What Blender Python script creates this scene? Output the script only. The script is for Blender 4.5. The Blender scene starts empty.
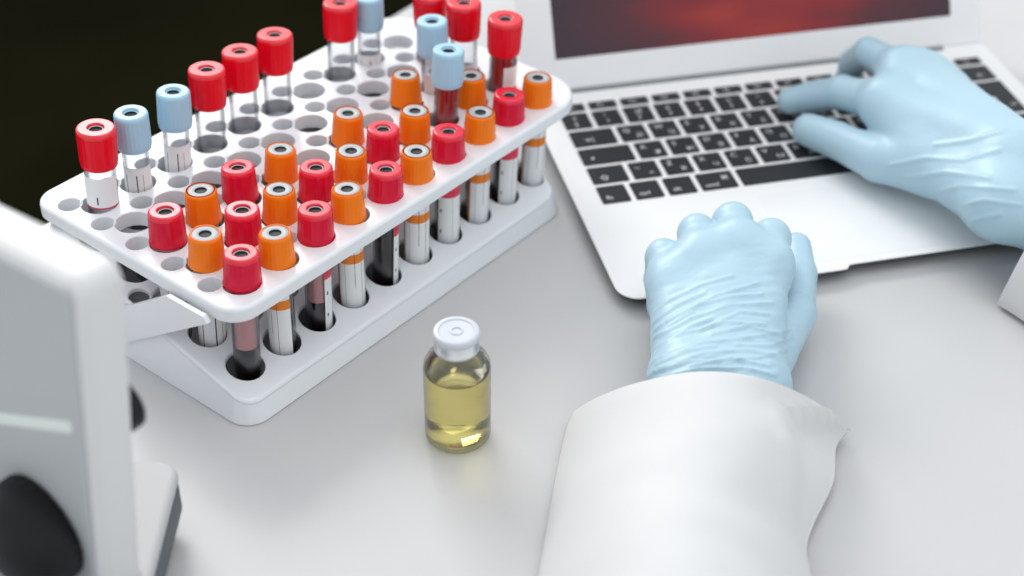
import bpy, bmesh, math, random
import numpy as np
from mathutils import Vector, Matrix, noise
from mathutils.geometry import delaunay_2d_cdt

random.seed(7)
SC = bpy.context.scene
COL = SC.collection
MM = 0.001

# ------------------------------------------------------------------ camera
FPX = 1550.0
PITCH, ROLL, YAW = 0.6479, 0.0114, 0.2474
CPOS = np.array([-217.524, -661.578, 478.257])          # millimetres
_f = np.array([math.sin(YAW)*math.cos(PITCH), math.cos(YAW)*math.cos(PITCH), -math.sin(PITCH)])
_r0 = np.array([math.cos(YAW), -math.sin(YAW), 0.0]); _u0 = np.cross(_r0, _f)
_r = _r0*math.cos(ROLL) + _u0*math.sin(ROLL); _u = -_r0*math.sin(ROLL) + _u0*math.cos(ROLL)
cam_d = bpy.data.cameras.new('camera'); cam = bpy.data.objects.new('camera', cam_d); COL.objects.link(cam)
cam_d.sensor_width = 36.0; cam_d.lens = FPX*36/1024; cam_d.clip_start = 0.02; cam_d.clip_end = 50
m = Matrix.Identity(4)
for i in range(3):
    m[i][0] = _r[i]; m[i][1] = _u[i]; m[i][2] = -_f[i]; m[i][3] = CPOS[i]*MM
cam.matrix_world = m
cam_d.dof.use_dof = True; cam_d.dof.focus_distance = 0.715; cam_d.dof.aperture_fstop = 5.2
SC.camera = cam

# ------------------------------------------------------------------ light
SC.view_settings.view_transform = 'Standard'; SC.view_settings.look = 'None'
SC.view_settings.gamma = 1.0; SC.view_settings.use_curve_mapping = False
SC.view_settings.exposure = 0.0
w = bpy.data.worlds.new('room_light'); SC.world = w; w.use_nodes = True
bg = w.node_tree.nodes['Background']; bg.inputs[0].default_value = (0.93, 0.97, 1.0, 1); bg.inputs[1].default_value = 1.02

def area(name, loc, target, sx, sy, power, color=(1, 1, 1)):
    d = bpy.data.lights.new(name, 'AREA'); d.shape = 'RECTANGLE'; d.size = sx; d.size_y = sy
    d.energy = power; d.color = color
    o = bpy.data.objects.new(name, d); COL.objects.link(o); o.location = loc
    o.rotation_euler = (Vector(target) - Vector(loc)).to_track_quat('-Z', 'Y').to_euler()
    return o
area('window_light', (-0.55, 2.3, 1.75), (-0.05, 0, 0), 1.4, 0.75, 48, (1.0, 0.985, 0.96))
area('ceiling_light', (0.35, 0.1, 1.9), (0.05, -0.05, 0), 1.6, 1.0, 7, (1.0, 0.99, 0.97))

def at(u, v, z):
    """world point (mm) at height z seen at picture position u, v"""
    d = _f + _r*(u-512)/FPX - _u*(v-288)/FPX
    return CPOS + d*((z-CPOS[2])/d[2])

# ------------------------------------------------------------------ materials
def mat(name, color, rough=0.5, spec=0.5, metal=0.0, coat=0.0, **kw):
    mt = bpy.data.materials.new(name); mt.use_nodes = True
    b = mt.node_tree.nodes['Principled BSDF']
    b.inputs['Base Color'].default_value = (*color, 1); b.inputs['Roughness'].default_value = rough
    b.inputs['Specular IOR Level'].default_value = spec; b.inputs['Metallic'].default_value = metal
    b.inputs['Coat Weight'].default_value = coat
    for k, v in kw.items(): b.inputs[k].default_value = v
    return mt
def bump(mt, scale, strength, detail=3.0, dist=0.0003):
    nt = mt.node_tree; n = nt.nodes.new('ShaderNodeTexNoise'); b = nt.nodes.new('ShaderNodeBump'); tc = nt.nodes.new('ShaderNodeTexCoord')
    n.inputs['Scale'].default_value = scale; n.inputs['Detail'].default_value = detail
    b.inputs['Strength'].default_value = strength; b.inputs['Distance'].default_value = dist
    nt.links.new(tc.outputs['Object'], n.inputs['Vector']); nt.links.new(n.outputs['Fac'], b.inputs['Height'])
    nt.links.new(b.outputs['Normal'], nt.nodes['Principled BSDF'].inputs['Normal'])
    return mt
def vary(mt, c0, c1, scale, detail=4):
    nt = mt.node_tree; n = nt.nodes.new('ShaderNodeTexNoise'); r = nt.nodes.new('ShaderNodeValToRGB'); tc = nt.nodes.new('ShaderNodeTexCoord')
    n.inputs['Scale'].default_value = scale; n.inputs['Detail'].default_value = detail
    r.color_ramp.elements[0].position = 0.35; r.color_ramp.elements[1].position = 0.65
    r.color_ramp.elements[0].color = (*c0, 1); r.color_ramp.elements[1].color = (*c1, 1)
    nt.links.new(tc.outputs['Object'], n.inputs['Vector']); nt.links.new(n.outputs['Fac'], r.inputs['Fac'])
    nt.links.new(r.outputs['Color'], nt.nodes['Principled BSDF'].inputs['Base Color'])
    return mt
def clear(name, tint, ior=1.45, rough=0.02, rim=0.55):
    """thin clear wall: see-through with a fresnel reflection"""
    mt = bpy.data.materials.new(name); mt.use_nodes = True; nt = mt.node_tree; nt.nodes.clear()
    o = nt.nodes.new('ShaderNodeOutputMaterial'); mx = nt.nodes.new('ShaderNodeMixShader')
    t = nt.nodes.new('ShaderNodeBsdfTransparent'); g = nt.nodes.new('ShaderNodeBsdfGlossy'); lw = nt.nodes.new('ShaderNodeLayerWeight')
    pw = nt.nodes.new('ShaderNodeMath'); pw.operation = 'POWER'; pw.inputs[1].default_value = 3.0
    ma = nt.nodes.new('ShaderNodeMath'); ma.operation = 'MULTIPLY_ADD'; r0 = ((ior-1)/(ior+1))**2
    ma.inputs[1].default_value = .6 if ior > 1.2 else .1; ma.inputs[2].default_value = r0
    lw.inputs['Blend'].default_value = 0.5
    g.inputs['Roughness'].default_value = rough
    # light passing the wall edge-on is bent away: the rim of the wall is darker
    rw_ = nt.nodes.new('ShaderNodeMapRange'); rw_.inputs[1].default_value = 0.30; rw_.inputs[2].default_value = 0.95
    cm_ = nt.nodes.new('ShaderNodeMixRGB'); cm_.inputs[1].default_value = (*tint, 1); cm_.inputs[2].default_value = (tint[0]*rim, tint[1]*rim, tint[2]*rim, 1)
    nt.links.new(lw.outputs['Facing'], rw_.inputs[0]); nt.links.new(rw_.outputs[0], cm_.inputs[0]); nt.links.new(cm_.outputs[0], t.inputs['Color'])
    nt.links.new(lw.outputs['Facing'], pw.inputs[0]); nt.links.new(pw.outputs[0], ma.inputs[0])
    nt.links.new(ma.outputs[0], mx.inputs[0]); nt.links.new(t.outputs[0], mx.inputs[1]); nt.links.new(g.outputs[0], mx.inputs[2])
    nt.links.new(mx.outputs[0], o.inputs[0])
    return mt

M = {}
M['table'] = bump(vary(mat('table_laminate', (.5, .5, .51), 0.28, 0.45), (.525, .523, .527), (.545, .543, .547), 9), 900, .03)
M['table_edge'] = mat('table_edge_band', (.42, .42, .43), 0.5)
M['floor'] = vary(mat('dark_floor', (.007, .007, .003), 0.9, 0.0), (.0055, .0055, .0025), (.008, .008, .0035), 2.5)
M['rack'] = mat('white_rack_plastic', (.77, .79, .825), 0.28, 0.5)
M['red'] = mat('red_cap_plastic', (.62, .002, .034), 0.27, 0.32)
M['redwarm'] = mat('bright_red_cap_plastic', (.76, .002, .016), 0.27, 0.32)
M['orange'] = mat('orange_cap_plastic', (.86, .19, .002), 0.30, 0.32)
M['blue'] = mat('pale_blue_cap_plastic', (.36, .58, .74), 0.36, 0.5)
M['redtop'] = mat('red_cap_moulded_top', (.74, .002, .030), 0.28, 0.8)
M['redwarmtop'] = mat('bright_red_cap_moulded_top', (.76, .002, .016), 0.28, 0.85)
M['stopper'] = mat('grey_rubber_stopper', (.42, .44, .45), 0.45)
M['stopper_dark'] = mat('dark_rubber_hole', (.012, .016, .02), 0.6)
M['glass'] = clear('clear_tube_wall', (.955, .96, .965))
M['blood'] = mat('dark_blood', (.012, .006, .008), 0.12, 0.5)
M['redblood'] = mat('red_blood_film', (.36, .012, .02), 0.2, 0.5)
M['serum'] = mat('pink_serum', (.60, .27, .28), 0.2, 0.5)
M['gel'] = mat('tan_gel', (.55, .27, .12), 0.3)
M['vial_glass'] = clear('vial_glass_wall', (.985, .985, .97), 1.5, 0.01, 0.7)
M['aluminium'] = mat('vial_aluminium_crimp', (.72, .74, .76), 0.30, 0.5, 0.85)
M['vial_plastic'] = mat('vial_flip_cap_plastic', (.56, .59, .64), 0.35)
M['alu'] = mat('laptop_aluminium', (.82, .82, .825), 0.42, 0.4, 0.0)
M['alu_trackpad'] = mat('trackpad_glass', (.83, .84, .85), 0.3, 0.4, 0.0)
M['alu_under_shade'] = mat('laptop_underside_shaded', (.05, .06, .065), 0.5, 0.3, 0.0)  # aluminium painted nearly black: shade below the body edge put into the colour
M['bezel'] = mat('laptop_bezel', (.84, .84, .85), 0.45, 0.4, 0.0)
M['hinge'] = mat('hinge_plastic', (.17, .19, .20), 0.5)
M['key'] = mat('black_key_plastic', (.018, .022, .026), 0.5, 0.3)
M['legend'] = mat('white_key_print', (.75, .72, .74), 0.6)
M['micro'] = mat('microscope_white_paint', (.68, .68, .685), 0.45, 0.35)
M['micro_base'] = mat('microscope_base_paint', (.47, .475, .48), 0.55, 0.3)
M['micro_grey'] = mat('microscope_grey_panel', (.44, .46, .475), 0.5)
M['micro_pale'] = mat('microscope_pale_strip', (.72, .78, .75), 0.4)
M['micro_dark'] = mat('microscope_dark_trim', (.085, .10, .115), 0.5, 0.3)
M['black'] = mat('black_knob_plastic', (.005, .006, .007), 0.45, 0.25)
M['brass'] = mat('brass_screw', (.45, .33, .12), 0.35, 0.5, 1.0)
M['glove'] = bump(mat('blue_nitrile', (.395, .57, .67), 0.42, 0.45), 320, .25, 3, .0006)
M['coat'] = bump(mat('white_coat_cloth', (.65, .65, .653), 0.85, 0.2), 1300, .25, 2, .0003)
M['thread'] = mat('coat_seam', (.80, .80, .82), 0.8)

# fluid in the vial: a real refracting body
def liquid(name, color, ior):
    mt = bpy.data.materials.new(name); mt.use_nodes = True; nt = mt.node_tree
    b = nt.nodes['Principled BSDF']; b.inputs['Base Color'].default_value = (*color, 1)
    b.inputs['Transmission Weight'].default_value = 1.0; b.inputs['Roughness'].default_value = 0.0; b.inputs['IOR'].default_value = ior
    return mt
M['yellow'] = liquid('yellow_liquid', (.99, .85, .30), 1.36)

# ------------------------------------------------------------------ object helpers
def link(o, parent=None):
    COL.objects.link(o)
    if parent: o.parent = parent
    return o
def mesh_obj(name, verts, faces, mats, parent=None, smooth=True, fmat=None, angle=40, flat=False):
    me = bpy.data.meshes.new(name)
    me.from_pydata([tuple(float(c)*MM for c in v) for v in verts], [], [tuple(int(i) for i in f) for f in faces])
    for x in (mats if isinstance(mats, (list, tuple)) else [mats]): me.materials.append(x)
    if fmat is not None: me.polygons.foreach_set('material_index', np.array(fmat, dtype=np.int32))
    bm = bmesh.new(); bm.from_mesh(me); bmesh.ops.recalc_face_normals(bm, faces=bm.faces); bm.to_mesh(me); bm.free()
    if smooth:
        me.polygons.foreach_set('use_smooth', [True]*len(me.polygons))
        me.set_sharp_from_angle(angle=math.radians(angle))
    me.update()
    o = link(bpy.data.objects.new(name, me), parent)
    if flat:
        wn = o.modifiers.new('even_shading', 'WEIGHTED_NORMAL'); wn.keep_sharp = True; wn.weight = 100
    return o
def empty(name, loc=(0, 0, 0), rot=None):
    o = bpy.data.objects.new(name, None); o.empty_display_size = .02
    o.location = tuple(float(c)*MM for c in loc)
    if rot is not None: o.rotation_euler = rot
    return link(o)
def tag(o, label=None, cat=None, group=None, kind=None):
    if label: o['label'] = label
    if cat: o['category'] = cat
    if group: o['group'] = group
    if kind: o['kind'] = kind
    return o

class MB:
    """collects pieces into one mesh"""
    def __init__(s): s.v = []; s.f = []; s.m = []
    def add(s, V, F, mi=0):
        b = len(s.v); s.v += [tuple(x) for x in V]; s.f += [tuple(i+b for i in f) for f in F]; s.m += [mi]*len(F); return s
    def lathe(s, prof, n=32, mi=0, rib=None, close=True):
        """prof: list of (r, z); rib(r,z,theta)->r"""
        V = []; F = []; idx = []
        for r, z in prof:
            if r < 1e-6: idx.append([len(V)]); V.append((0, 0, z))
            else:
                row = []
                for k in range(n):
                    t = 2*math.pi*k/n; rr = rib(r, z, t) if rib else r
                    row.append(len(V)); V.append((rr*math.cos(t), rr*math.sin(t), z))
                idx.append(row)
        for a, b in zip(idx, idx[1:]):
            for k in range(n):
                k2 = (k+1) % n
                if len(a) == 1 and len(b) == 1: break
                if len(a) == 1: F.append((a[0], b[k], b[k2]))
                elif len(b) == 1: F.append((a[k], b[0], a[k2]))
                else: F.append((a[k], a[k2], b[k2], b[k]))
        return s.add(V, F, mi)
    def rings(s, rings, mi=0, cap0=True, cap1=True):
        V = [tuple(p) for r in rings for p in r]; n = len(rings[0]); F = []
        for i in range(len(rings)-1):
            for k in range(n):
                k2 = (k+1) % n; F.append((i*n+k, i*n+k2, (i+1)*n+k2, (i+1)*n+k))
        if cap0: F.append(tuple(range(n))[::-1])
        if cap1: F.append(tuple((len(rings)-1)*n+k for k in range(n)))
        return s.add(V, F, mi)
    def xform(s, fn): s.v = [tuple(fn(np.array(p, float))) for p in s.v]; return s
    def build(s, name, mats, parent=None, **kw): return mesh_obj(name, s.v, s.f, mats, parent, fmat=s.m, **kw)

def rrect(x0, x1, y0, y1, r, n=6, rs=None):
    """rounded rectangle outline, counter-clockwise; rs = radii for (x1y0, x1y1, x0y1, x0y0)"""
    rs = rs or (r, r, r, r); out = []
    for (cx, cy, a0, q) in ((x1, y0, -90, rs[0]), (x1, y1, 0, rs[1]), (x0, y1, 90, rs[2]), (x0, y0, 180, rs[3])):
        sx = -1 if cx == x1 else 1; sy = 1 if cy == y0 else -1
        for k in range(n+1):
            a = math.radians(a0 + 90*k/n)
            out.append((cx + sx*q + q*math.cos(a), cy + sy*q + q*math.sin(a)))
    return out
def rbox(mb, x0, x1, y0, y1, z0, z1, r, e, mi=0, n=6, ne=3):
    """box with rounded corners r and rolled edges e (top and bottom)"""
    R = []
    for k in range(ne+1):
        a = math.pi/2*k/ne; R.append((e*(1-math.sin(a)), z0 + e*(1-math.cos(a))))
    for k in range(ne+1):
        a = math.pi/2*k/ne; R.append((e*(1-math.cos(a)), z1 - e + e*math.sin(a)))
    rings = [[(x, y, z) for x, y in rrect(x0+i, x1-i, y0+i, y1-i, max(r-i, .05), n)] for i, z in R]
    return mb.rings(rings, mi)

# ------------------------------------------------------------------ setting
ang = 0.64731
EX = np.array([math.cos(ang), math.sin(ang), 0.0]); NN = np.array([math.sin(ang), -math.cos(ang), 0.0])
E1 = np.array([-199.14, -97.26, 0.0])                                   # below the front-left hole of the rack
def rk(c, n, z): return E1 + EX*c + NN*n + np.array([0, 0, z])          # rack-aligned coordinates -> world
TP = at(405, 8, 0); TQ = at(40, 226, 0)
TX = (TP-TQ)/np.linalg.norm(TP-TQ); TY = np.array([TX[1], -TX[0], 0])
def tk(p): return TP + TX*(p[0]-500) + TY*p[1] + np.array([0, 0, p[2]])
n_edge = 0.0

mb = MB()
prof = [(2, -26), (0, -24), (0, -2), (.6, -.6), (2, 0)]
mb.rings([[(x+(0), y, z) for x, y in rrect(-700+i, 1500-i, n_edge+i, n_edge+1300-i, 12)] for i, z in prof])
mb.xform(tk)
tb = mb.build('table_top', [M['table']], flat=True)
tag(tb, 'light grey laminate laboratory table top under the rack and the laptop', 'table')
fl = MB().add([(-4000, -4000, -750), (4000, -4000, -750), (4000, 5000, -750), (-4000, 5000, -750)], [(0, 1, 2, 3)]).build('floor', [M['floor']], smooth=False)
tag(fl, kind='structure')
# table legs so that the top stands on the floor
for cx, cy in ((-640, n_edge+60), (1440, n_edge+60), (-640, n_edge+1240), (1440, n_edge+1240)):
    lg = MB(); rbox(lg, cx-25, cx+25, cy-25, cy+25, -750, -25.8, 5, 2); lg.xform(tk); lg.build('leg', [M['table_edge']], tb)

# ------------------------------------------------------------------ tube rack
PX, PY = 23.38, 24.69
def holed_plate(outline_fn, holes, z0, z1, e=1.6, he=.7, mapf=None, ns=20):
    """plate with round holes. outline_fn(inset) -> polygon; holes: (x, y, r)"""
    mb = MB()
    def surf(inset, grow, z, up):
        o = outline_fn(inset); pts = [Vector(p) for p in o]; edges = [(i, (i+1) % len(o)) for i in range(len(o))]
        for hx, hy, hr in holes:
            b = len(pts)
            for k in range(ns):
                t = 2*math.pi*k/ns; pts.append(Vector((hx+(hr+grow)*math.cos(t), hy+(hr+grow)*math.sin(t))))
            edges += [(b+k, b+(k+1) % ns) for k in range(ns)]
        vo, eo, fo, _, _, _ = delaunay_2d_cdt(pts, edges, [], 0, 1e-5)
        oo = [Vector(p) for p in o]
        def inside(c):
            n = len(oo); r = False
            for i in range(n):
                a, b_ = oo[i], oo[(i+1) % n]
                if (a.y > c.y) != (b_.y > c.y) and c.x < (b_.x-a.x)*(c.y-a.y)/(b_.y-a.y)+a.x: r = not r
            return r
        F = []
        for f in fo:
            c = sum((vo[i] for i in f), Vector((0, 0)))/len(f)
            if not inside(c): continue
            if any((c.x-hx)**2+(c.y-hy)**2 < (hr+grow)**2*.97 for hx, hy, hr in holes): continue
            F.append(tuple(f))
        mb.add([(p.x, p.y, z) for p in vo], F)
    surf(e, he, z1, True); surf(e*.5, he*.3, z0, False)
    P = [(e*.5, z0), (0, z0+e*.5), (0, z1-e), (e*.13, z1-e*.5), (e*.45, z1-e*.13), (e, z1)]
    mb.rings([[(x, y, z) for x, y in outline_fn(i)] for i, z in P], 0, False, False)
    for hx, hy, hr in holes:
        H = [(he, z1), (he*.3, z1-he*.3), (0, z1-he), (0, z0+he*.3), (he*.3, z0)]
        mb.rings([[(hx+(hr+g)*math.cos(2*math.pi*k/ns), hy+(hr+g)*math.sin(2*math.pi*k/ns), z) for k in range(ns)] for g, z in H], 0, False, False)
    if mapf: mb.xform(mapf)
    # weld coincident borders
    bm = bmesh.new(); vs = [bm.verts.new(v) for v in mb.v]
    for f in mb.f:
        try: bm.faces.new([vs[i] for i in f])
        except ValueError: pass
    bmesh.ops.remove_doubles(bm, verts=bm.verts, dist=1e-3)
    bm.verts.index_update(); r = MB(); r.add([tuple(v.co) for v in bm.verts], [tuple(v.index for v in f.verts) for f in bm.faces]); bm.free()
    return r

rack = empty('test_tube_rack', rk(100, -50, 0))
tag(rack, 'white plastic folding test tube rack with two tiers of round holes', 'test tube rack')
def to_rack(p): return p - rk(100, -50, 0)
# outline y axis is n (towards the viewer), so corner order is (x1,y0) rear right ...
tray_out = lambda i: rrect(-19.5+i, 238-i, -127.5+i, 15.8-i, 12, 8, (20-i, 24-i, 13-i, 12-i))
hl = [(c*PX, (r-4)*PY, 8.7) for r in range(5) for c in range(10)]
hs = [((c-.42)*PX, (r-4-.41)*PY, 5.4) for r in range(5) for c in range(10) if not (r == 0 and c == 10)]
ZT = 62.0
pl = holed_plate(tray_out, hl+hs, ZT-8, ZT, 2.0, .7, lambda p: to_rack(rk(*p)))
pl.build('top_tray', [M['rack']], rack, flat=True)
SH = -3.9; TB = math.tan(.27)
def hz(n): return 12.0 + (17.5-n)*TB
base_out = lambda i: rrect(-20.5+i, 212-i, -122+i, 18.2-i, 9, 8, (10-i, 13-i, 9-i, 12-i))
bl = [(c*PX+SH, (r-4)*PY, 9.0) for r in range(5) for c in range(9)] + [(9*PX+SH-1, (r-4)*PY, 8.6) for r in range(5)]
bs = [((c-.42)*PX+SH, (r-4-.41)*PY, 5.0) for r in range(1, 3) for c in range(10)]
pl = holed_plate(base_out, bl+bs, -2.2, 0, 1.8, .6, lambda p: to_rack(rk(p[0], p[1], hz(p[1])+p[2])))
sk = []
for d, fz in ((0, lambda n: hz(n)-1.9), (-1.6, lambda n: hz(n)*.5), (-3.2, lambda n: 1.0), (-2.6, lambda n: 0.0)):
    sk.append([to_rack(rk(x, y, fz(y))) for x, y in base_out(d)])
pl.rings(sk, 0, False, True)
pl.build('lower_tier', [M['rack']], rack, flat=True)
for c0, c1 in ((-24.0, -21.6), (213, 214.6)):
    poly = [(-24, 56.8), (0, 57.2), (2.2, 54.2), (-76, .8), (-99, .8), (-102, 3.5)]
    q = MB(); q.rings([[to_rack(rk(c, n, z)) for n, z in poly] for c in (c0, c1)])
    q.build('side_arm', [M['rack']], rack, smooth=False)
q = MB(); rbox(q, -10, 202, -123.5, -121, 45, 53.9, 1, .5); q.xform(lambda p: to_rack(rk(*p))); q.build('rear_panel', [M['rack']], rack)

# ------------------------------------------------------------------ test tubes
def label_mat(name, band, marks):
    """white paper label: UV u round the tube, v upwards; coloured band near the top, thin dark print lines"""
    mt = mat(name, (.80, .81, .82), 0.55, 0.3); nt = mt.node_tree; N = nt.nodes; Lk = nt.links
    uv = N.new('ShaderNodeUVMap'); sp = N.new('ShaderNodeSeparateXYZ'); Lk.new(uv.outputs[0], sp.inputs[0])
    def mth(op, a, b):
        n = N.new('ShaderNodeMath'); n.operation = op
        for i, x in enumerate((a, b)):
            if isinstance(x, (int, float)): n.inputs[i].default_value = x
            else: Lk.new(x, n.inputs[i])
        return n.outputs[0]
    def box(u0, u1, v0, v1):
        a = mth('MULTIPLY', mth('GREATER_THAN', sp.outputs[0], u0), mth('LESS_THAN', sp.outputs[0], u1))
        b = mth('MULTIPLY', mth('GREATER_THAN', sp.outputs[1], v0), mth('LESS_THAN', sp.outputs[1], v1))
        return mth('MULTIPLY', a, b)
    col = None; base = (.80, .81, .82, 1)
    def over(mask, c, prev):
        mx = N.new('ShaderNodeMixRGB'); Lk.new(mask, mx.inputs[0]); mx.inputs[2].default_value = (*c, 1)
        if prev is None: mx.inputs[1].default_value = base
        else: Lk.new(prev, mx.inputs[1])
        return mx.outputs[0]
    for (u0, u1, v0, v1), c in band: col = over(box(u0, u1, v0, v1), c, col)
    for bx in marks: col = over(box(*bx), (.05, .05, .06), col)
    Lk.new(col, N['Principled BSDF'].inputs['Base Color'])
    return mt
ORG = (.80, .22, .02); RED = (.72, .05, .09)
LM = {
 'O': label_mat('orange_banded_label', [((0, 1, .575, .68), ORG), ((0, .05, 0, 1), (.55, .16, .03))], [(.42, .432, .3, .8), (.60, .612, .05, .8), (.2, .206, .1, .7), (.74, .78, .02, .05), (.8, .84, .02, .05), (.66, .7, .02, .05)]),
 'R': label_mat('red_banded_label', [((0, 1, .63, .80), RED)], [(.4, .408, .1, .8), (.62, .628, .1, .75), (.06, .1, .2, .24), (.06, .1, .45, .49), (.06, .1, .7, .74)]),
 'W': label_mat('plain_white_label', [((0, 1, 0, .05), (.62, .04, .07)), ((0, .02, 0, 1), (.62, .04, .07))], [(.05, .1, .8, .86), (.5, .53, .15, .4)]),
 'P': label_mat('printed_white_label', [((0, 1, .97, 1), (.7, .72, .75))], [(.3, .32, .1, .85), (.55, .575, .1, .85), (.7, .71, .1, .85), (.1, .12, .2, .6)]),
}
def partial_label(name, r, z0, z1, a0, a1, mt, parent, n=28):
    V = []; F = []; th = .14
    for k in range(n+1):
        a = a0 + (a1-a0)*k/n
        for rr, z in ((r, z0), (r, z1), (r+th, z1), (r+th, z0)): V.append((rr*math.cos(a), rr*math.sin(a), z))
    for k in range(n):
        b = 4*k
        for i in range(4): F.append((b+i, b+(i+1) % 4, b+4+(i+1) % 4, b+4+i))
    F += [(0, 1, 2, 3), (4*n, 4*n+1, 4*n+2, 4*n+3)]
    o = mesh_obj(name, V, F, [mt], parent)
    me = o.data; uvl = me.uv_layers.new(name='UVMap')
    for lp in me.loops:
        i = lp.vertex_index; uvl.data[lp.index].uv = ((i//4)/n, 1.0 if i % 4 in (1, 2) else 0.0)
    return o
def hemi(r, n=5): return [(r*math.sin(math.pi/2*k/n), r - r*math.cos(math.pi/2*k/n)) for k in range(n+1)]

_cache = {}
def cached(key, fn, name, parent):
    if key not in _cache: o = fn(); _cache[key] = o.data
    else: o = link(bpy.data.objects.new(name, _cache[key]), parent)
    return o
def make_cap(kind, tall, H, parent):
    cm = {'R': M['redwarm'] if tall else M['red'], 'O': M['orange'], 'B': M['blue']}[kind]
    if tall: rt, rb, h = (9.2, 8.8, 20.5) if kind == 'R' else (8.1, 8.3, 20.0)
    else: rt, rb, h = (8.0, 8.6, 17.0) if kind == 'R' else (7.5, 8.3, 16.5)
    hr = 6.1 if kind == 'O' else 3.7
    def fc():
        mb = MB(); z0 = H-h
        rib = lambda r, z, t: r*(1+(.011*math.cos(26*t) if z0+2.6 < z < H-2.2 and r > rt*.9 else 0))
        lip = .35 if not tall else -.3
        pr = [(6.5, z0+1), (rb-1+lip, z0), (rb+lip, z0+.7), (rb+lip, z0+1.8), (rb, z0+2.5), (rb, z0+3), (rt+(rb-rt)*.5, z0+h*.5), (rt, H-2.6), (rt, H-1.2), (rt-.35, H-.45), (rt-1.0, H), (rt-1.25, H), (hr+.65, H), (hr+.4, H), (hr, H-.4), (hr, H-3.4), (0, H-3.4)]
        mb.lathe(pr[:8], 104, 0, rib); mb.lathe(pr[7:], 104, 1)
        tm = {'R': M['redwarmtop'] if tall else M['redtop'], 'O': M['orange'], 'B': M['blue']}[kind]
        return mb.build('cap', [cm, tm], parent, angle=50)
    cap = cached(('cap', kind, tall), fc, 'cap', parent)
    def fs():
        mb = MB(); zt = H-(.25 if kind == 'O' else 1.1); ro = hr-.05; ri = 2.9 if kind == 'O' else 3.0
        mb.lathe([(ro, zt-1), (ro, zt-.2), (ro-.25, zt), (ri+.3, zt), (ri, zt-.25)], 32, 0)
        mb.lathe([(ri, zt-.25), (ri-.1, zt-.9), (0, zt-1.2)], 32, 1)
        return mb.build('stopper', [M['stopper'] if kind != 'B' else M['blue'], M['stopper_dark']], cap)
    cached(('stop', kind, tall), fs, 'stopper', cap)
    return h
def make_tube(kind, tall, bottom, top, label, content, lab, spin, group):
    H = float(np.linalg.norm(top-bottom)); axis = Vector((top-bottom)/H)
    rot = (Vector((0, 0, 1)).rotation_difference(axis) @ Matrix.Rotation(spin, 4, 'Z').to_quaternion()).to_euler()
    o = empty('test_tube', bottom, rot)
    tag(o, label, 'test tube', group)
    Hn = 100.0 if tall else 74.0
    o.scale = (1, 1, H/Hn)
    r = (7.4 if kind == 'R' else 6.4) if tall else 6.3
    h = make_cap(kind, tall, Hn, o)
    zt = Hn - 6
    def fg():
        mb = MB(); mb.lathe(hemi(r)+[(r, zt), (r-.9, zt)]+[(a, b+.9) for a, b in hemi(r-.9)][::-1], 32); return mb.build('glass_wall', [M['glass']], o)
    cached(('glass', tall, r), fg, 'glass_wall', o)
    ri = r-1.0
    def fill(name, z0, z1, mt, rr=ri):
        def ff():
            mb = MB(); pf = [(a, b+1.0) for a, b in hemi(rr)] if z0 is None else [(0, z0), (rr, z0)]
            mb.lathe(pf+[(rr, z1), (0, z1)], 28); return mb.build(name, [mt], o, angle=60)
        cached((name, z0, z1, rr, mt.name), ff, name, o)
    if content == 'half': fill('blood', None, 24, M['blood']); fill('serum', 24.1, zt-8, M['serum'])
    elif content == 'full': fill('blood', None, zt-8, M['blood'])
    elif content == 'low': fill('blood', None, 26, M['blood'])
    elif content == 'gel': fill('blood', None, 12, M['blood']); fill('gel', 12.1, zt-10, M['gel'])
    elif content == 'red': fill('blood', None, zt-6, M['redblood'])
    if lab:
        kd, a0, a1, z0, z1 = lab
        partial_label('paper_label', r+.03, z0, z1, math.radians(a0), math.radians(a1), LM[kd], o)
    return o

ROWS = 'ABCDE'
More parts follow.
